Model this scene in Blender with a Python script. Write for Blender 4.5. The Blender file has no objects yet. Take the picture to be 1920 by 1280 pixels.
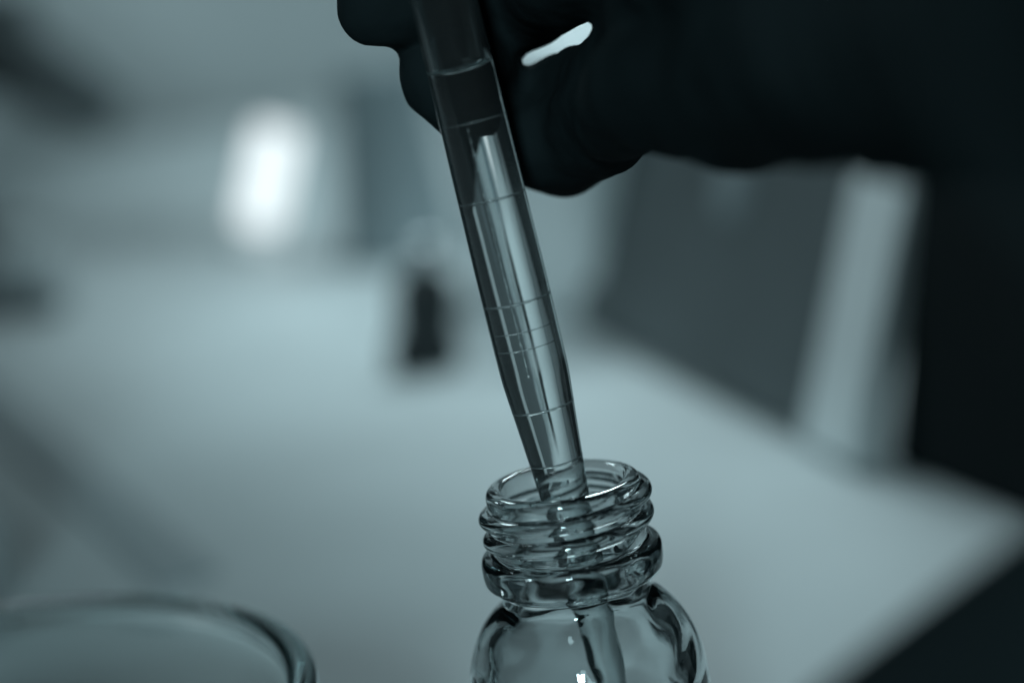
import bpy, bmesh, math, random
from mathutils import Vector, Matrix
random.seed(7)
sc = bpy.context.scene
COL = sc.collection
rad = math.radians
mm = 0.001

# ------------------------------------------------------------------ camera
LENS, DIST = 70.0, 0.206                       # focal length (mm), metres to the bottle mouth
PX = 1920 / 36 * LENS
H = 0.058                                      # height of the bottle mouth above the bench
pitch, roll = rad(12.2), rad(8.0)
fwd = Vector((0, math.cos(pitch), -math.sin(pitch)))
up0 = Vector((0, math.sin(pitch), math.cos(pitch)))
rt0 = Vector((1, 0, 0))
RT = math.cos(roll) * rt0 - math.sin(roll) * up0
UP = math.sin(roll) * rt0 + math.cos(roll) * up0
CAM = Vector((0, 0, H)) - DIST * (fwd + (1053 - 960) / PX * RT - (900 - 640) / PX * UP)
cd = bpy.data.cameras.new('camera')
cd.lens = LENS; cd.sensor_width = 36; cd.clip_start = 0.005; cd.clip_end = 50
cd.dof.use_dof = True; cd.dof.focus_distance = 0.2035; cd.dof.aperture_fstop = 7.9
cam = bpy.data.objects.new('camera', cd); COL.objects.link(cam)
M3 = Matrix((RT, UP, -fwd)).transposed()
cam.matrix_world = Matrix.Translation(CAM) @ M3.to_4x4()
sc.camera = cam

def ray(px, py): return fwd + (px - 960) / PX * RT - (py - 640) / PX * UP
def at(px, py, Y):
    v = ray(px, py); return CAM + v * ((Y - CAM.y) / v.y)
def on_bench(px, py, z=0.0):
    v = ray(px, py); return CAM + v * ((z - CAM.z) / v.z)

# ------------------------------------------------------------------ world and lamps
w = bpy.data.worlds.new('World'); sc.world = w; w.use_nodes = True
bg = w.node_tree.nodes['Background']
bg.inputs[0].default_value = (0.45, 0.85, 1.0, 1); bg.inputs[1].default_value = 0.02

def area(name, loc, target, sx, sy, power, col):
    l = bpy.data.lights.new(name, 'AREA'); l.shape = 'RECTANGLE'; l.size = sx; l.size_y = sy
    l.energy = power; l.color = col
    o = bpy.data.objects.new(name, l); COL.objects.link(o); o.location = loc
    o.rotation_euler = (Vector(target) - Vector(loc)).to_track_quat('-Z', 'Y').to_euler()
    return o
TINT = (0.74, 0.94, 0.99)
area('bench_lamp', (0.07, 0.45, 0.34), (0.01, 0.35, 0), 0.13, 0.10, 0.98, TINT)
area('room_lamp', (-0.43, 0.70, 0.70), (-0.10, 0.75, 0.0), 0.26, 0.24, 4.6, TINT)
area('fill_lamp', (-0.14, -0.95, 0.45), (0.0, 0.0, 0.08), 0.11, 0.15, 4.6, (0.66, 0.93, 1.0))  # added fill behind the camera, lifts the dark hand and puts glints on glass

sc.view_settings.view_transform = 'Standard'; sc.view_settings.look = 'None'
sc.view_settings.exposure = 0; sc.view_settings.gamma = 1
sc.render.engine = 'CYCLES'
cy = sc.cycles
cy.max_bounces = 40; cy.transmission_bounces = 40; cy.glossy_bounces = 16; cy.diffuse_bounces = 4
cy.transparent_max_bounces = 16
cy.caustics_reflective = False; cy.caustics_refractive = False; cy.blur_glossy = 0.5
cy.sample_clamp_indirect = 6.0
cy.use_denoising = True; cy.use_adaptive_sampling = False

# ------------------------------------------------------------------ materials
def principled(name, col, rough=0.5, spec=0.5, bump=None, vary=0.0, vscale=60, **kw):
    m = bpy.data.materials.new(name); m.use_nodes = True
    nt = m.node_tree; b = nt.nodes['Principled BSDF']
    b.inputs['Base Color'].default_value = (*col, 1); b.inputs['Roughness'].default_value = rough
    b.inputs['Specular IOR Level'].default_value = spec
    for k, v in kw.items(): b.inputs[k.replace('_', ' ')].default_value = v
    tc = nt.nodes.new('ShaderNodeTexCoord')
    if vary:
        n = nt.nodes.new('ShaderNodeTexNoise'); n.inputs['Scale'].default_value = vscale; n.inputs['Detail'].default_value = 5
        nt.links.new(tc.outputs['Object'], n.inputs['Vector'])
        r = nt.nodes.new('ShaderNodeValToRGB')
        r.color_ramp.elements[0].position = 0.3; r.color_ramp.elements[1].position = 0.7
        r.color_ramp.elements[0].color = (*[c * (1 - vary) for c in col], 1)
        r.color_ramp.elements[1].color = (*[min(1, c * (1 + vary)) for c in col], 1)
        nt.links.new(n.outputs['Fac'], r.inputs['Fac']); nt.links.new(r.outputs['Color'], b.inputs['Base Color'])
    if bump:
        n = nt.nodes.new('ShaderNodeTexNoise'); n.inputs['Scale'].default_value = bump[0]; n.inputs['Detail'].default_value = 4
        nt.links.new(tc.outputs['Object'], n.inputs['Vector'])
        bp = nt.nodes.new('ShaderNodeBump'); bp.inputs['Strength'].default_value = bump[1]; bp.inputs['Distance'].default_value = bump[2]
        nt.links.new(n.outputs['Fac'], bp.inputs['Height']); nt.links.new(bp.outputs['Normal'], b.inputs['Normal'])
    return m

def glass(name, col, ior, rough=0.0, bump=None):
    m = bpy.data.materials.new(name); m.use_nodes = True
    nt = m.node_tree; nt.nodes.remove(nt.nodes['Principled BSDF'])
    g = nt.nodes.new('ShaderNodeBsdfGlass'); g.inputs['Color'].default_value = (*col, 1)
    g.inputs['IOR'].default_value = ior; g.inputs['Roughness'].default_value = rough
    nt.links.new(g.outputs[0], nt.nodes['Material Output'].inputs['Surface'])
    if bump:
        tc = nt.nodes.new('ShaderNodeTexCoord')
        mp = nt.nodes.new('ShaderNodeMapping'); mp.inputs['Scale'].default_value = bump[3]
        n = nt.nodes.new('ShaderNodeTexNoise'); n.inputs['Scale'].default_value = bump[0]; n.inputs['Detail'].default_value = 3
        nt.links.new(tc.outputs['Object'], mp.inputs['Vector']); nt.links.new(mp.outputs[0], n.inputs['Vector'])
        bp = nt.nodes.new('ShaderNodeBump'); bp.inputs['Strength'].default_value = bump[1]; bp.inputs['Distance'].default_value = bump[2]
        nt.links.new(n.outputs['Fac'], bp.inputs['Height']); nt.links.new(bp.outputs['Normal'], g.inputs['Normal'])
    return m

def emitter(name, col, s):
    m = bpy.data.materials.new(name); m.use_nodes = True
    nt = m.node_tree; nt.nodes.remove(nt.nodes['Principled BSDF'])
    e = nt.nodes.new('ShaderNodeEmission'); e.inputs[0].default_value = (*col, 1); e.inputs[1].default_value = s
    nt.links.new(e.outputs[0], nt.nodes['Material Output'].inputs['Surface'])
    return m

MAT = dict(
    bench=principled('bench_laminate', (0.515, 0.57, 0.58), 0.55, 0.3, bump=(900, 0.15, 0.0002), vary=0.10, vscale=9),
    wall=principled('painted_wall', (0.46, 0.515, 0.525), 0.8, 0.2, vary=0.06, vscale=6),
    bottle=glass('bottle_glass', (0.91, 0.93, 0.932), 1.5, 0.0, bump=(260, 0.14, 0.00025, (1, 1, 1))),
    plastic=glass('pipette_plastic', (0.93, 0.95, 0.95), 1.5, 0.05, bump=(900, 0.12, 0.0001, (1, 1, 0.08))),
    liquid=glass('pipette_liquid_side', (0.97, 0.98, 0.98), 1.47 / 1.5, 0.0),
    meniscus=glass('pipette_liquid_top', (0.98, 0.99, 0.99), 1.47, 0.0),
    ridge=glass('ridge_plastic', (0.95, 0.97, 0.97), 1.5, 0.12),
    flask=glass('jar_glass', (0.92, 0.95, 0.95), 1.5, 0.04),
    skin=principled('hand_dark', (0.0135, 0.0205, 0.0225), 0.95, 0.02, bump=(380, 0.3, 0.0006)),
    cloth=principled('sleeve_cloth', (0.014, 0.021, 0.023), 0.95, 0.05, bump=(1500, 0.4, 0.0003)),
    rubber=principled('black_rubber', (0.022, 0.029, 0.031), 0.6, 0.3),
    black=principled('black_plastic', (0.010, 0.015, 0.0165), 0.8, 0.06, bump=(700, 0.2, 0.0003)),
    dark=principled('dark_grey_plastic', (0.10, 0.122, 0.128), 0.5, 0.3, vary=0.1, vscale=25),
    grey=principled('grey_plastic', (0.22, 0.265, 0.28), 0.5, 0.3, vary=0.08, vscale=25),
    pale=principled('pale_plastic', (0.77, 0.83, 0.84), 0.5, 0.3, vary=0.05, vscale=25),
    strip=principled('shadow_strip_grey', (0.37, 0.42, 0.435), 0.7, 0.15),  # grey of the strip that stands in for shade on the bench
    metal=principled('dark_steel', (0.05, 0.055, 0.06), 0.35, 0.5, Metallic=0.8),
    bead=principled('bead_metal', (0.6, 0.63, 0.64), 0.42, 0.5, Metallic=1.0),
    glow=emitter('lit_diffuser', (0.84, 0.94, 0.97), 1.35),
)

def cloud(m, amount):
    nt = m.node_tree; out = nt.nodes['Material Output']
    g = out.inputs['Surface'].links[0].from_node
    d = nt.nodes.new('ShaderNodeBsdfTranslucent'); d.inputs[0].default_value = (0.8, 0.85, 0.86, 1)
    d2 = nt.nodes.new('ShaderNodeBsdfDiffuse'); d2.inputs[0].default_value = (0.8, 0.85, 0.86, 1)
    m1 = nt.nodes.new('ShaderNodeMixShader'); m1.inputs[0].default_value = 0.5
    m2 = nt.nodes.new('ShaderNodeMixShader'); m2.inputs[0].default_value = amount
    nt.links.new(d.outputs[0], m1.inputs[1]); nt.links.new(d2.outputs[0], m1.inputs[2])
    nt.links.new(g.outputs[0], m2.inputs[1]); nt.links.new(m1.outputs[0], m2.inputs[2])
    nt.links.new(m2.outputs[0], out.inputs['Surface'])
fr = glass('frosted_plastic', (0.9, 0.93, 0.93), 1.45, 0.4); MAT['frost'] = fr; cloud(fr, 0.9)
cloud(MAT['plastic'], 0.035); cloud(MAT['ridge'], 0.10)

# ------------------------------------------------------------------ helpers
def link(name, bm, mat, parent=None, smooth=True):
    me = bpy.data.meshes.new(name)
    bm.to_mesh(me); bm.free()
    if smooth:
        for p in me.polygons: p.use_smooth = True
    me.materials.append(mat)
    o = bpy.data.objects.new(name, me); COL.objects.link(o)
    if parent is not None: o.parent = parent
    return o

def thing(name, label, cat, loc=(0, 0, 0), rot=(0, 0, 0), group=None):
    o = bpy.data.objects.new(name, None); COL.objects.link(o)
    o.empty_display_size = 0.01
    o.location = loc; o.rotation_euler = rot; o['label'] = label; o['category'] = cat
    if group: o['group'] = group
    return o

def add_lathe(bm, prof, n=64, fn=None, flip=False, cap_start=False, cap_end=False):
    """prof: list of (r, z). r == 0 closes to a point. fn(r, z, theta, i) -> r"""
    rings = []
    for i, (r, z) in enumerate(prof):
        if r <= 1e-9:
            rings.append([bm.verts.new((0, 0, z))]); continue
        ring = []
        for k in range(n):
            t = 2 * math.pi * k / n
            rr = fn(r, z, t, i) if fn else r
            ring.append(bm.verts.new((rr * math.cos(t), rr * math.sin(t), z)))
        rings.append(ring)
    for a, b in zip(rings[:-1], rings[1:]):
        for k in range(n):
            k2 = (k + 1) % n
            if len(a) == 1 and len(b) == 1: continue
            if len(a) == 1: f = [a[0], b[k2], b[k]]
            elif len(b) == 1: f = [a[k], a[k2], b[0]]
            else: f = [a[k], a[k2], b[k2], b[k]]
            if flip: f.reverse()
            bm.faces.new(f)
    return bm

def lathe(prof, **kw):
    return add_lathe(bmesh.new(), prof, **kw)

def smooth_prof(pts, sub=6):
    out = []
    P = [pts[0]] + list(pts) + [pts[-1]]
    for i in range(1, len(P) - 2):
        for k in range(sub):
            t = k / sub
            q = []
            for c in (0, 1):
                p0, p1, p2, p3 = P[i - 1][c], P[i][c], P[i + 1][c], P[i + 2][c]
                q.append(0.5 * (2 * p1 + (p2 - p0) * t + (2 * p0 - 5 * p1 + 4 * p2 - p3) * t * t + (3 * p1 - p0 - 3 * p2 + p3) * t ** 3))
            out.append(tuple(q))
    out.append(tuple(pts[-1]))
    return out

def scaled(prof): return [(r * mm, z * mm) for r, z in prof]

def add_box(bm, sx, sy, sz, c=(0, 0, 0), bev=0.0, top=(1.0, 1.0), rot=None, seg=3):
    ret = bmesh.ops.create_cube(bm, size=1.0)
    vs = ret['verts']
    for v in vs:
        k = (top[0], top[1]) if v.co.z > 0 else (1, 1)
        v.co = Vector((v.co.x * sx * k[0], v.co.y * sy * k[1], v.co.z * sz))
    if bev:
        es = list({e for v in vs for e in v.link_edges})
        r = bmesh.ops.bevel(bm, geom=es, offset=bev, segments=seg, profile=0.5, affect='EDGES')
        vs = list({v for f in r['faces'] for v in f.verts} | {v for v in vs if v.is_valid})
    m = Matrix.Translation(c) @ (rot.to_4x4() if rot else Matrix.Identity(4))
    for v in vs: v.co = m @ v.co
    return bm

def box(*a, **k): return add_box(bmesh.new(), *a, **k)

def add_tube(bm, pts, radii, n=16, caps=True):
    pts = [Vector(p) for p in pts]
    rings = []
    t0 = (pts[1] - pts[0]).normalized()
    ref = Vector((0, 0, 1)) if abs(t0.z) < 0.9 else Vector((1, 0, 0))
    u = t0.cross(ref).normalized()
    for i, p in enumerate(pts):
        t = (pts[min(i + 1, len(pts) - 1)] - pts[max(i - 1, 0)]).normalized()
        u = (u - t * u.dot(t)).normalized(); v = t.cross(u)
        r = radii[i] if hasattr(radii, '__len__') else radii
        rings.append([bm.verts.new(p + r * (math.cos(2 * math.pi * k / n) * u + math.sin(2 * math.pi * k / n) * v)) for k in range(n)])
    for a, b in zip(rings[:-1], rings[1:]):
        for k in range(n):
            bm.faces.new([a[k], a[(k + 1) % n], b[(k + 1) % n], b[k]])
    if caps:
        bm.faces.new(list(reversed(rings[0]))); bm.faces.new(rings[-1])
    return bm

def torus(R, r, n=96, m=10, sq=1.0):
    bm = bmesh.new(); rings = []
    for i in range(n):
        t = 2 * math.pi * i / n
        rings.append([bm.verts.new(((R + r * math.cos(a)) * math.cos(t), (R + r * math.cos(a)) * math.sin(t), sq * r * math.sin(a)))
                      for a in (2 * math.pi * j / m for j in range(m))])
    for i in range(n):
        a, b = rings[i], rings[(i + 1) % n]
        for j in range(m):
            bm.faces.new([a[j], b[j], b[(j + 1) % m], a[(j + 1) % m]])
    return bm

# ------------------------------------------------------------------ setting: bench and wall
bm = bmesh.new()
NX, NY = 60, 60
g = [[bm.verts.new((-0.75 + 1.6 * i / NX, -0.45 + 1.6 * j / NY, 0)) for i in range(NX + 1)] for j in range(NY + 1)]
for j in range(NY):
    for i in range(NX):
        bm.faces.new([g[j][i], g[j][i + 1], g[j + 1][i + 1], g[j + 1][i]])
o = link('bench_top', bm, MAT['bench']); o['kind'] = 'structure'
sm = o.modifiers.new('thick', 'SOLIDIFY'); sm.thickness = 0.03; sm.offset = -1
bm = box(2.6, 0.05, 1.6, (0, 1.2, 0.35))
o = link('wall', bm, MAT['wall'], smooth=False); o['kind'] = 'structure'

# ------------------------------------------------------------------ the dropper bottle
bottle = thing('glass_bottle', 'small clear glass bottle with a threaded neck and open mouth, the pipette dipping into it', 'bottle')
Z = H / mm
def off(d): return Z - d
outer = [(7.1, 0.0), (7.55, .08), (7.95, .38), (8.1, .85), (8.1, 1.2), (8.08, 6.4), (8.1, 6.7)]
flange = [(8.4, 6.95), (9.05, 7.12), (9.4, 7.5), (9.5, 8.2), (9.45, 9.3), (9.25, 10.0), (8.75, 10.4), (8.2, 10.65)]
neckdn = [(7.92, 11.1), (7.85, 11.8), (7.98, 12.4), (8.45, 13.0), (9.3, 13.7), (10.2, 14.7), (11.0, 15.9), (11.75, 17.5), (12.3, 19.3), (12.6, 21.2), (12.75, 23.5)]
body = [(12.8, 27), (12.8, 40), (12.8, 54.5), (12.4, 56.4), (11.6, 57.5), (10.4, 58.0)]
def dense(pts, step):
    out = []
    for a, b in zip(pts[:-1], pts[1:]):
        n = max(1, int(math.ceil(abs(b[1] - a[1]) / step)))
        for k in range(n): out.append((a[0] + (b[0] - a[0]) * k / n, a[1] + (b[1] - a[1]) * k / n))
    out.append(pts[-1]); return out
up_part = smooth_prof(outer[:4], 4) + dense(outer[4:], 0.06) + smooth_prof(flange + neckdn, 6) + dense([neckdn[-1]] + body[:3], 1.0) + smooth_prof(body[2:], 4)
prof_o = [(r * mm, off(d) * mm) for r, d in up_part] + [(9.4 * mm, 0.55 * mm), (6 * mm, 0.9 * mm), (0, 1.0 * mm)]
PITCH = 2.3
def thread(r, z, t, i):
    """two turns of moulded glass thread, rising to the right as seen from the front"""
    d = (H - z) / mm
    if r < 7 * mm or d > 7.2: return r
    ang = (t + math.pi * 0.5) % (2 * math.pi)       # 0 at the front (-y) ... measured to the right
    add = 0
    for k in range(4):
        turn = k + ang / (2 * math.pi)              # rises with ang
        dc = 7.05 - PITCH * turn
        if dc < 1.15 or dc > 5.9: continue
        fade = min(1, (dc - 1.15) / 0.35 + 0.05, (5.9 - dc) / 0.7)
        x = (d - dc) / 0.84
        if abs(x) < 1: add = max(add, fade * 1.05 * math.sqrt(1 - x * x) ** 1.1)
    lop = 0.03 * math.sin(3 * t + d) if d < 6.5 else 0
    return r + (add + lop) * mm
bm = lathe(prof_o, n=200, fn=thread, flip=True)
inner = [(7.1, 0.0), (6.72, .06), (6.42, .3), (6.3, .7), (6.22, 1.5), (6.05, 4), (5.95, 8), (5.95, 11.0), (6.15, 12.4), (6.8, 13.9), (7.8, 15.6), (8.9, 17.4), (9.7, 19.4), (10.3, 21.6), (10.5, 23.8)]
ip = smooth_prof(inner, 5) + dense([(10.6, 24.5), (10.7, 53)], 1.5) + smooth_prof([(10.7, 53), (10.4, 54.8), (9.4, 55.9), (7, 56.3)], 4)
prof_i = [(r * mm, off(d) * mm) for r, d in ip] + [(3 * mm, off(56.1) * mm), (0, off(56.0) * mm)]
def wob(r, z, t, i):
    d = (H - z) / mm
    k = min(1, max(0, (d - 1.0) / 3))
    return r + k * mm * (0.10 * math.sin(2 * t + 0.5 * d) + 0.06 * math.sin(5 * t - 0.9 * d) + 0.03 * math.sin(9 * t + 1.7 * d))
add_lathe(bm, prof_i, n=200, fn=wob)
bmesh.ops.remove_doubles(bm, verts=bm.verts, dist=1e-7)
link('bottle_body', bm, MAT['bottle'], bottle)

# ------------------------------------------------------------------ the pipette
P0, P1 = at(1057, 920, 0.0), at(831, 0, 0.001)
axis = (P1 - P0).normalized()
pip = thing('pipette', 'clear graduated plastic pipette filled with liquid, its tapered tip lowered into the bottle mouth', 'pipette')
pip.matrix_world = Matrix.Translation(P0) @ axis.to_track_quat('Z', 'Y').to_matrix().to_4x4()
po = [(0.8, -43), (1.05, -40), (1.35, -32), (1.65, -23), (1.85, -18), (2.08, -12.4), (2.2, -9), (2.35, -5), (2.52, -1), (2.8, 3.3), (3.15, 8.0), (3.42, 11.3), (3.53, 13.5), (3.56, 18), (3.56, 24), (3.5, 30), (3.4, 40), (3.32, 48), (3.3, 62)]
po = smooth_prof(po, 5)
def rad_at(s, prof=po):
    for (r0, s0), (r1, s1) in zip(prof[:-1], prof[1:]):
        if s0 <= s <= s1: return r0 + (r1 - r0) * (s - s0) / max(1e-9, s1 - s0)
    return prof[-1][0]
def wall(s): return 0.34 + 0.26 * min(1, max(0, (s + 30) / 40))
LEVEL = 45.0
def ri(s): return rad_at(s) - wall(s)
N = 128
bm = bmesh.new()
outer_p = list(po)
add_lathe(bm, scaled(outer_p), n=N)
# inner wall above the liquid, then the open bulb end
top_in = [(ri(s), s) for s in [LEVEL + k * (62 - LEVEL) / 12 for k in range(13)]]
add_lathe(bm, scaled(top_in), n=N, flip=True)
add_lathe(bm, scaled([(ri(-43), -43), (po[0][0], -43)]), n=N)      # rim of the tip opening
bmesh.ops.remove_doubles(bm, verts=bm.verts, dist=1e-7)
link('barrel', bm, MAT['plastic'], pip)
bm = bmesh.new()
side = [(0, -43.2)] + [(ri(s), s) for s in [-43 + k * (LEVEL + 43) / 60 for k in range(61)]]
add_lathe(bm, scaled(side), n=N)
link('liquid', bm, MAT['liquid'], pip)
rl = ri(LEVEL)
men = [(0, LEVEL - .75), (rl * .35, LEVEL - .70), (rl * .65, LEVEL - .52), (rl * .88, LEVEL - .2), (rl, LEVEL + .02)]
bm = lathe(scaled(men), n=N, flip=True)
link('liquid_surface', bm, MAT['meniscus'], pip)
# squeeze bulb, above the picture
bulb = smooth_prof([(3.6, 58), (4.4, 60.5), (6.2, 66), (6.9, 74), (6.9, 88), (6.0, 97), (3.5, 101), (0, 102)], 5)
link('bulb', lathe(scaled(bulb), n=48), MAT['rubber'], pip)
# moulded graduation ridges: raised arcs round the near half of the barrel
to_cam = (pip.matrix_world.inverted() @ CAM); PHI = math.atan2(to_cam.y, to_cam.x)
def arc(s, rt_, a0=-1.75, a1=1.75, n=72, proud=0.5):
    R = (rad_at(s) - rt_ / 2) * mm
    pts = [(R * math.cos(PHI + a0 + (a1 - a0) * k / n), R * math.sin(PHI + a0 + (a1 - a0) * k / n), s * mm) for k in range(n + 1)]
    rr = [rt_ * mm * min(1, 0.2 + 6 * min(k, n - k) / n) for k in range(n + 1)]
    return add_tube(bmesh.new(), pts, rr, 10)
for s, q in ((39.4, .06), (31.5, .12), (20.8, .13), (9.4, .13), (3.5, .12)):
    link('graduation_ridge', arc(s, q), MAT['ridge'], pip)
for s in (17.9, 16.1):
    link('raised_line', arc(s, .06, -1.2, 1.2), MAT['ridge'], pip)
# mould seam running down the near side
pts, rr = [], []
Minv = pip.matrix_world.inverted()
for k in range(90):
    t = k / 89
    px, py = 901 + (1006 - 901) * t ** 0.92, 236 + (705 - 236) * t
    loc = Minv @ at(px, py, -0.0035)
    s = loc.z / mm; r = rad_at(s) + 0.01
    a = math.asin(max(-1, min(1, loc.x / mm / r)))
    pts.append(Vector((r * math.sin(a) * mm, -r * math.cos(a) * mm if (Minv.to_3x3() @ Vector((0, -1, 0))).y < 0 else r * math.cos(a) * mm, s * mm)))
    rr.append((0.05 + 0.05 * random.random() * (1 + 1.2 * t) + (0.09 if random.random() < .12 else 0)) * mm * (1 if 0.02 < t < .97 else .5))
link('mould_seam', add_tube(bmesh.new(), pts, rr, 8), MAT['ridge'], pip)

# ------------------------------------------------------------------ the hand
def catmull(P, sub=8):
    Q = [P[0]] + list(P) + [P[-1]]; out = []
    for i in range(1, len(Q) - 2):
        for k in range(sub):
            t = k / sub
            out.append(0.5 * (2 * Q[i] + (Q[i + 1] - Q[i - 1]) * t + (2 * Q[i - 1] - 5 * Q[i] + 4 * Q[i + 1] - Q[i + 2]) * t * t + (3 * Q[i] - Q[i - 1] - 3 * Q[i + 1] + Q[i + 2]) * t ** 3))
    out.append(P[-1]); return out
hand_bm = bmesh.new()
def ball(p, r):
    bmesh.ops.create_icosphere(hand_bm, subdivisions=2, radius=r, matrix=Matrix.Translation(p))
def J(px, py, y, rpx=None):
    """joint on the sight line of a photo point at depth y; radius given in photo pixels at that depth"""
    p = at(px, py, y * mm); z = (p - CAM).dot(fwd)
    return (p, (rpx or 0) * z / PX)
def chain(js, sub=10):
    P = [Vector((*j[0], j[1])) for j in js]
    for q in catmull(P, sub): ball(q.to_3d(), max(q[3], 0.002))
# little, ring and middle fingers wrap behind the barrel, index and thumb pinch the bulb above the picture
pinky = [J(1000, 268, 13, 80), J(1016, 266, 15, 98), J(1060, 262, 17, 102), J(1135, 225, 4, 100), J(1210, 165, -14, 116)]
ring = [J(856, 204, 10.5, 64), J(846, 152, 11, 98), J(866, 136, 15, 106), J(945, 208, 21, 82), J(1050, 186, 18, 82), J(1130, 146, 8, 78), J(1174, 112, 0, 86), J(1236, 28, -7, 112), J(1270, -60, -18, 125)]
middle = [J(718, -4, 9.5, 88), J(740, -18, 10, 104), J(850, 0, 16, 102), J(950, 8, 18, 100), J(1010, -25, 14, 100), J(1100, -72, 0, 102), J(1160, -104, -4, 114), J(1260, -250, -16, 125)]
for f in (pinky, ring, middle): chain(f)
bulb_at = lambda s: pip.matrix_world @ Vector((0, 0, s * mm))
B = bulb_at(76)
def off_b(dx, dy, dz, r): return (B + Vector((dx, dy, dz)) * mm, r * mm)
index = [off_b(-8, 11.5, 2, 5.5), off_b(-3, 13, 4, 6.6), off_b(9, 15, 9, 7.2), off_b(24, 7, 12, 7.8), off_b(38, -16, 5, 9.5)]
thumb = [off_b(-4, -12.5, -2, 6.0), off_b(2, -14, 0, 7.8), off_b(16, -20, 5, 8.2), off_b(32, -34, 0, 10), off_b(46, -54, -14, 14)]
chain(index); chain(thumb)
# palm and wrist
palm = [
    [J(1210, 165, -14, 116), J(1300, 150, -22, 148), J(1390, 150, -30, 176), J(1480, 110, -40, 200), J(1600, 82, -52, 244), J(1760, 10, -66, 304)],
    [J(1270, -60, -18, 125), J(1440, -60, -34, 195), J(1760, -80, -66, 300)],
    [J(1260, -250, -16, 125), J(1450, -220, -36, 200), J(1760, -150, -66, 300)],
    [index[-1], (index[-1][0].lerp(J(1760, -150, -66)[0], .5), 0.013), J(1760, -180, -66, 300)],
    [thumb[-1], (thumb[-1][0].lerp(J(1760, -150, -66)[0], .5), 0.016), J(1760, -150, -66, 300)],
    [J(1760, -80, -66, 330), J(1980, -120, -84, 400), J(2250, -160, -105, 520)],
]
for c in palm: chain(c, 14)
me = bpy.data.meshes.new('hand_raw'); hand_bm.to_mesh(me); hand_bm.free()
raw = bpy.data.objects.new('hand_raw', me); COL.objects.link(raw)
rm = raw.modifiers.new('remesh', 'REMESH'); rm.mode = 'VOXEL'; rm.voxel_size = 0.00075
ss = raw.modifiers.new('smooth', 'SMOOTH'); ss.factor = 0.5; ss.iterations = 10
tx = bpy.data.textures.new('skin_folds', 'CLOUDS'); tx.noise_scale = 0.011; tx.noise_depth = 2
dp = raw.modifiers.new('folds', 'DISPLACE'); dp.texture = tx; dp.texture_coords = 'GLOBAL'; dp.strength = 0.0024; dp.mid_level = 0.5
dg = bpy.context.evaluated_depsgraph_get()
hm = bpy.data.meshes.new_from_object(raw.evaluated_get(dg)); hm.name = 'hand'
bpy.data.objects.remove(raw); bpy.data.meshes.remove(me)
for p in hm.polygons: p.use_smooth = True
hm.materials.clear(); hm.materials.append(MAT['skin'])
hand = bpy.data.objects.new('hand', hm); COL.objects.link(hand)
hand['label'] = 'dark silhouetted hand gripping the pipette, arm reaching in from the upper right'; hand['category'] = 'hand'
# sleeve
sl = [J(1700, 0, -60, 318), J(1760, -20, -66, 350), J(1860, -40, -76, 372), J(2000, -60, -88, 420), J(2200, -100, -104, 520), J(2500, -160, -124, 760)]
bm = bmesh.new(); pts = catmull([Vector((*j[0], j[1])) for j in sl], 10)
add_tube(bm, [q.to_3d() for q in pts], [q[3] + (0.0008 * math.sin(i * 0.9)) for i, q in enumerate(pts)], 48, caps=False)
for v in bm.verts: v.co += Vector((random.uniform(-1, 1), random.uniform(-1, 1), random.uniform(-1, 1))) * 0.0003
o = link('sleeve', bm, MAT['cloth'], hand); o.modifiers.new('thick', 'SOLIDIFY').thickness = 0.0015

# ------------------------------------------------------------------ round glass jar, near left
HJ = 0.039
jc = on_bench(-140, 1380, HJ); RJ = 740 * (jc - CAM).dot(fwd) / PX
print('jar', jc, RJ)
jar = thing('glass_jar', 'low round clear glass jar arching in at the lower left, out of focus', 'jar', (jc.x, jc.y, 0.0006))
h_, r_ = HJ / mm, RJ / mm
jp = smooth_prof([(0, 0.6), (r_ - 6, 0.3), (r_ - 2, 0.6), (r_ - 0.6, 2.5), (r_ - .5, 8), (r_ - .5, h_ - 6), (r_ - .2, h_ - 2.6), (r_, h_ - 1.4), (r_ - .4, h_ - .4), (r_ - 1.7, h_), (r_ - 3.0, h_ - .4),
                  (r_ - 3.5, h_ - 1.6), (r_ - 3.3, h_ - 6), (r_ - 3.1, 10), (r_ - 4.2, 6), (r_ - 8, 4.6), (0, 4.2)], 5)
jp[0] = (0, jp[0][1]); jp[-1] = (0, jp[-1][1])
bm = lathe(scaled([(max(0, a), b) for a, b in jp]), n=160, fn=lambda r, z, t, i: r + 0.00012 * math.sin(3 * t + 60 * z))
link('jar_body', bm, MAT['flask'], jar)

# ------------------------------------------------------------------ things behind, far out of focus
# lit lamp
def frame_dirs(px, py, D_y):
    return at(px, py, D_y)
lb, lt = on_bench(478, 455), at(502, 225, 0.60)
lamp = thing('lamp', 'bright white glowing panel lamp standing on the bench at the left', 'lamp', (lb.x, lb.y, 0), (0, rad(20), rad(6)))
hgt = (lt - lb).length * 0.92
link('diffuser', box(0.0170, 0.008, hgt - 0.004, (0, 0, hgt / 2 + 0.004), bev=0.003), MAT['glow'], lamp)
link('lamp_frame', box(0.0175, 0.006, hgt, (0, 0.006, hgt / 2 + 0.004), bev=0.002), MAT['grey'], lamp)
link('lamp_foot', lathe(scaled([(0, 0.2), (10, 0.2), (11, 1.2), (10, 3), (3, 4.2), (0, 4.4)]), n=48, flip=False), MAT['pale'], lamp)

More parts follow.
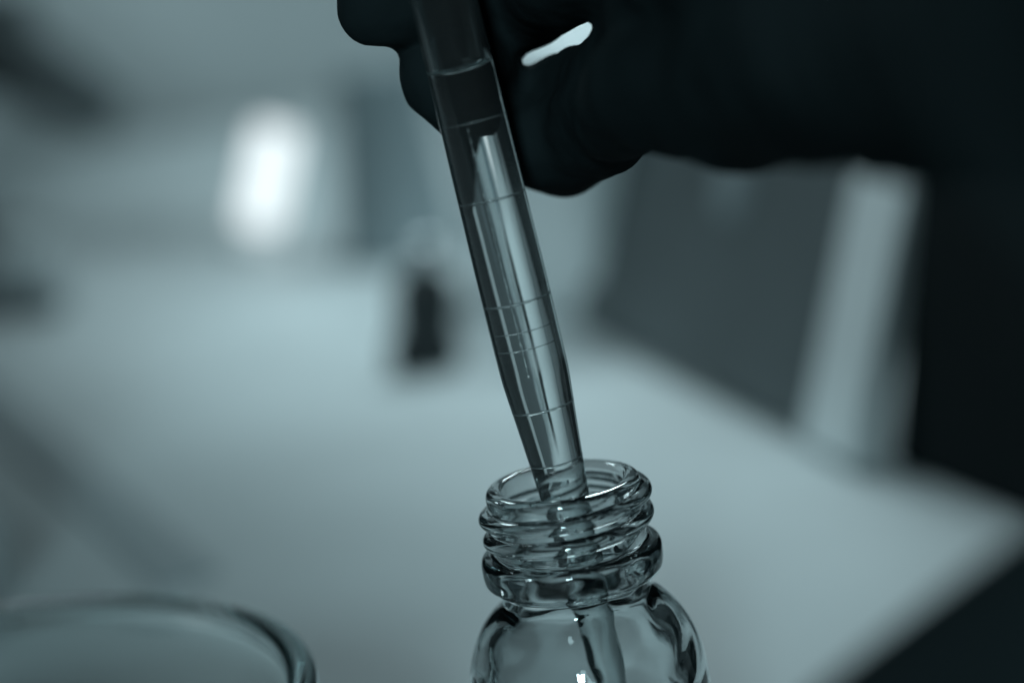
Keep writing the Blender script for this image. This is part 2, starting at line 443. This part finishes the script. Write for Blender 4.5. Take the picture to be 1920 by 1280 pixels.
# grey tapered cup
cb = on_bench(755, 500); cb.z = 0
cup = thing('cup', 'grey tapered cup standing on the bench right of the glowing lamp', 'cup', cb + Vector((0, 0.022, 0)))
cp = [(0, 0.3), (21.5, 0.3), (22.5, 1.5), (22.2, 3), (15, 66), (15.6, 66.8), (15.4, 68), (14.2, 68), (13.6, 66), (20, 4), (0, 3.6)]
link('cup_body', lathe(scaled(cp), n=64), MAT['grey'], cup)
o = link('cup_rim', torus(15 * mm, 0.9 * mm, 64, 10), MAT['grey'], cup); o.location = (0, 0, 67 * mm)

# pale grey box behind the pipette
g0, g1 = on_bench(885, 545), on_bench(1125, 632)
g0.z = g1.z = 0; gd = g1 - g0
gb = thing('storage_box', 'pale grey lidded box on the bench behind the pipette and under the hand', 'box', g0, (0, 0, math.atan2(gd.y, gd.x)))
link('box_body', box(gd.length, 0.09, 0.062, (gd.length / 2, 0.046, 0.0312), bev=0.003, top=(1.03, 1.03)), MAT['pale'], gb, smooth=False)
link('box_lid', box(gd.length * 1.06, 0.098, 0.016, (gd.length / 2, 0.046, 0.071), bev=0.003), MAT['pale'], gb, smooth=False)

# small black stopper with a glass bead
sb = on_bench(797, 690); sb.z = 0
K = 1.22
st = thing('stopper', 'small black dropper stopper topped by a shiny bead, standing upright just left of the pipette', 'stopper', sb, (0, rad(9), 0))
sp = smooth_prof([(0, 0.1), (6.4, 0.1), (6.7, 0.8), (6.7, 6), (6.4, 7.2), (5.7, 8), (5.9, 12), (6.0, 17), (5.0, 20.5), (2.6, 22.3), (0, 22.8)], 4)
st.scale = (1.4, 1.4, K)
link('stopper_body', lathe(scaled(sp), n=48), MAT['rubber'], st)
for k in range(18):
    a = 2 * math.pi * k / 18
    o = link('grip_rib', box(0.5 * mm, 0.5 * mm, 5 * mm, (6.75 * mm * math.cos(a), 6.75 * mm * math.sin(a), 3.4 * mm), bev=0.12 * mm, seg=1), MAT['rubber'], st)
b_ = bmesh.new(); bmesh.ops.create_uvsphere(b_, u_segments=24, v_segments=16, radius=0.0032, matrix=Matrix.Translation((0, 0, 0.0255)))
o = link('bead', b_, MAT['bead'], st); o.scale = (K / 1.4, K / 1.4, 1)

# framed dark screen leaning back
B1, B2 = on_bench(1085, 622), on_bench(1520, 838)
B1.z = B2.z = 0.0
d = (B2 - B1); L = d.length; ex = d.normalized()
nrm = Vector((-ex.y, ex.x, 0))
if nrm.x < 0: nrm = -nrm                    # leans away to the right
ez = (Vector((0, 0, 1)) * math.cos(rad(19)) + nrm * math.sin(rad(19))).normalized()
ey = ez.cross(ex)
Mt = Matrix((ex, ey, ez)).transposed().to_4x4(); Mt.translation = B1
tab = thing('screen', 'dark screen in a pale frame leaning back on the bench right of the pipette', 'screen')
tab.matrix_world = Mt
hS = 0.10
link('screen_panel', box(L, 0.004, hS, (L / 2, 0, hS / 2 + 0.003), bev=0.001), MAT['dark'], tab, smooth=False)
link('frame_side', box(0.024, 0.0065, hS + 0.004, (L + 0.0122, 0, hS / 2 + 0.003), bev=0.0012), MAT['pale'], tab, smooth=False)
link('frame_top', box(L, 0.0065, 0.004, (L / 2, 0, hS + 0.0052), bev=0.001), MAT['pale'], tab, smooth=False)
sgn = 1 if ey.dot(CAM - B1) > 0 else -1
spot = lathe(scaled([(0, 0.5), (9.0, 0.5), (9.5, 0.25), (9.5, 0)]), n=40)
o = link('round_sticker', spot, MAT['grey'], tab)
o.matrix_parent_inverse = Matrix.Identity(4)
o.rotation_euler = (rad(-90) * sgn, 0, 0); o.location = (L * 0.60, sgn * 0.002, 0.050)
link('stand', box(0.03, 0.003, 0.075, (L / 2, -sgn * 0.019, 0.036), bev=0.0008, rot=Matrix.Rotation(sgn * rad(-26), 3, 'X')), MAT['black'], tab, smooth=False)

# black case with sloping sides, right
c0 = on_bench(1664, 874); c0.z = 0
case = thing('case', 'tall black case with sloping sides standing at the right behind the sleeve', 'case', c0, (0, 0, rad(-70)))
def prism(pts_bottom, pts_top, zb, zt, bev):
    b = bmesh.new()
    vb = [b.verts.new((x, y, zb)) for x, y in pts_bottom]; vt = [b.verts.new((x, y, zt)) for x, y in pts_top]
    n = len(vb)
    b.faces.new(list(reversed(vb))); b.faces.new(vt)
    for k in range(n): b.faces.new([vb[k], vb[(k + 1) % n], vt[(k + 1) % n], vt[k]])
    bmesh.ops.recalc_face_normals(b, faces=b.faces)
    bmesh.ops.bevel(b, geom=list(b.edges), offset=bev, segments=3, profile=0.5, affect='EDGES')
    return b
link('case_body', prism([(0, 0), (0.13, 0), (0.13, 0.10), (0, 0.10)], [(0.004, 0.014), (0.126, 0.014), (0.126, 0.09), (0.004, 0.09)], 0.0, 0.078, 0.003), MAT['black'], case, smooth=False)
link('case_lid', prism([(0.003, 0.013), (0.127, 0.013), (0.127, 0.091), (0.003, 0.091)], [(0.006, 0.018), (0.124, 0.018), (0.124, 0.086), (0.006, 0.086)], 0.079, 0.092, 0.003), MAT['black'], case, smooth=False)
for x in (0.03, 0.1):
    link('latch', box(0.012, 0.003, 0.014, (x, 0.0115, 0.074), bev=0.0008, rot=Matrix.Rotation(rad(-10), 3, 'X')), MAT['black'], case, smooth=False)

# soft black pouch, near right corner
pe = at(1920, 1010, -0.09)
pouch = thing('pouch', 'soft black pouch at the lower right corner, close to the camera and blurred', 'pouch', (pe.x + 0.0068, pe.y, 0))
hp = pe.z + 0.0042
prs = [(0.024, 0.001), (0.026, 0.006), (0.027, hp * 0.4), (0.0265, hp - 0.0212)]
prs += [(0.0262 * (1 - k / 16) + 0.0008, hp - 0.0212 + 0.0212 * k / 16) for k in range(1, 17)] + [(0, hp + 0.0001)]
link('pouch_body', lathe([(0, 0.0005)] + prs, n=64, fn=lambda r, z, t, i: r * (1 + 0.03 * math.sin(3 * t + z * 90) + 0.015 * math.sin(7 * t))), MAT['cloth'], pouch)
o = link('pouch_tie', torus(0.0045, 0.0012, 48, 8), MAT['cloth'], pouch); o.location = (0, 0, hp - 0.0025)

# retort stand at the far left with a clamp arm
rs = on_bench(-60, 470); rs.z = 0
stand = thing('clamp_stand', 'dark metal clamp stand at the left edge with an arm slanting into view', 'stand', rs)
link('stand_base', box(0.09, 0.06, 0.006, (-0.02, 0, 0.0031), bev=0.002), MAT['metal'], stand, smooth=False)
link('rod', add_tube(bmesh.new(), [(0, 0, 0.006), (0, 0, 0.24)], 0.006, 24), MAT['metal'], stand)
A0, A1 = at(-30, 80, rs.y - 0.012) - rs, at(215, 222, rs.y - 0.012) - rs
link('arm', add_tube(bmesh.new(), [A0, A0.lerp(A1, .5), A1], [0.019, 0.016, 0.010], 20), MAT['dark'], stand)
link('clamp_boss', box(0.04, 0.03, 0.04, A0 + Vector((0, 0.008, 0)), bev=0.003), MAT['dark'], stand)

link('shadow_rod', add_tube(bmesh.new(), [(0.0, 0.02, 0.2), Vector((0.02, 0.29, 0.195)) - Vector((rs.x, rs.y, 0))], 0.017, 24), MAT['metal'], stand)  # rod added above the view to throw a soft shadow streak on the bench
link('shadow_rod_boss', box(0.03, 0.03, 0.034, (0, 0, 0.2), bev=0.003), MAT['metal'], stand)  # boss holding the added rod

# marker lying at the left
ma, mb = on_bench(-60, 592), on_bench(118, 590)
ma.z = mb.z = 0.0062
pen = thing('marker', 'dark marker pen lying flat on the bench at the left edge', 'marker pen', (0, 0, 0))
link('pen_body', add_tube(bmesh.new(), [ma, ma.lerp(mb, .6)], 0.0055, 24), MAT['grey'], pen)
link('pen_cap', add_tube(bmesh.new(), [ma.lerp(mb, .6), ma.lerp(mb, .97), mb], [0.0061, 0.006, 0.0045], 24), MAT['grey'], pen)

# flat grey strip standing in for a soft diagonal shadow streak at the left
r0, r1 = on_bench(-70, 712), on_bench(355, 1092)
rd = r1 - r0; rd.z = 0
rl_ = thing('shadow_strip', 'flat grey strip standing in for a diagonal shadow streak on the bench at the left, behind the glass jar', 'shadow_strip', ((r0.x + r1.x) / 2, (r0.y + r1.y) / 2, 0), (0, 0, math.atan2(rd.y, rd.x)))
link('shadow_strip_blade', box(rd.length, 0.012, 0.0016, (0, 0, 0.0009), bev=0.0003, seg=1), MAT['strip'], rl_, smooth=False)

# frosted pots at the left edge
def pot(loc, R, h, label):
    t = thing('pot', label, 'pot', loc, group=None)
    q = [(0, 0.2), (R * .9, 0.2), (R * .97, 0.9), (R, h * .5), (R, h - 1.5), (R * .98, h - .3), (R * .93, h), (R * .87, h - .4), (R * .86, h - 2), (R * .86, 2.2), (0, 1.6)]
    link('pot_body', lathe(scaled(q), n=64), MAT['frost'], t)
    o = link('pot_rim', torus(R * mm, 0.5 * mm, 64, 8), MAT['frost'], t); o.location = (0, 0, (h - 2.0) * mm)
p1 = on_bench(-52, 1120); p2 = on_bench(48, 530)
pot((p1.x, p1.y, 0.0005), 9.0, 16, 'small frosted white pot at the left edge just behind the glass jar')
pot((p2.x, p2.y, 0.0), 11.0, 19, 'frosted white pot far back at the left edge behind the marker pen')

# unseen board added beyond the left edge, darkens glass edges and left bench
pb = thing('unseen_board', 'unseen dark upright board added along the left side of the bench to darken the glass edges', 'board', (-0.240, 0.56, 0), (0, 0, rad(104.3)))
link('board_panel', box(1.0, 0.010, 0.30, (0, 0, 0.154), bev=0.002), MAT['black'], pb, smooth=False)
for x in (-0.45, 0, 0.45):
    link('board_foot', box(0.03, 0.05, 0.008, (x, 0.028, 0.0041), bev=0.002), MAT['metal'], pb, smooth=False)
# black mat added out of view under the bottle, gives the glass dark edges
mt = thing('mat', 'black rubber mat added out of view under the bottle to darken the glass edges', 'mat', (0.135, -0.17, 0))
link('mat_sheet', box(0.30, 0.44, 0.0004, (0.0, 0, 0.00024), bev=0.0001, seg=1), MAT['black'], mt, smooth=False)
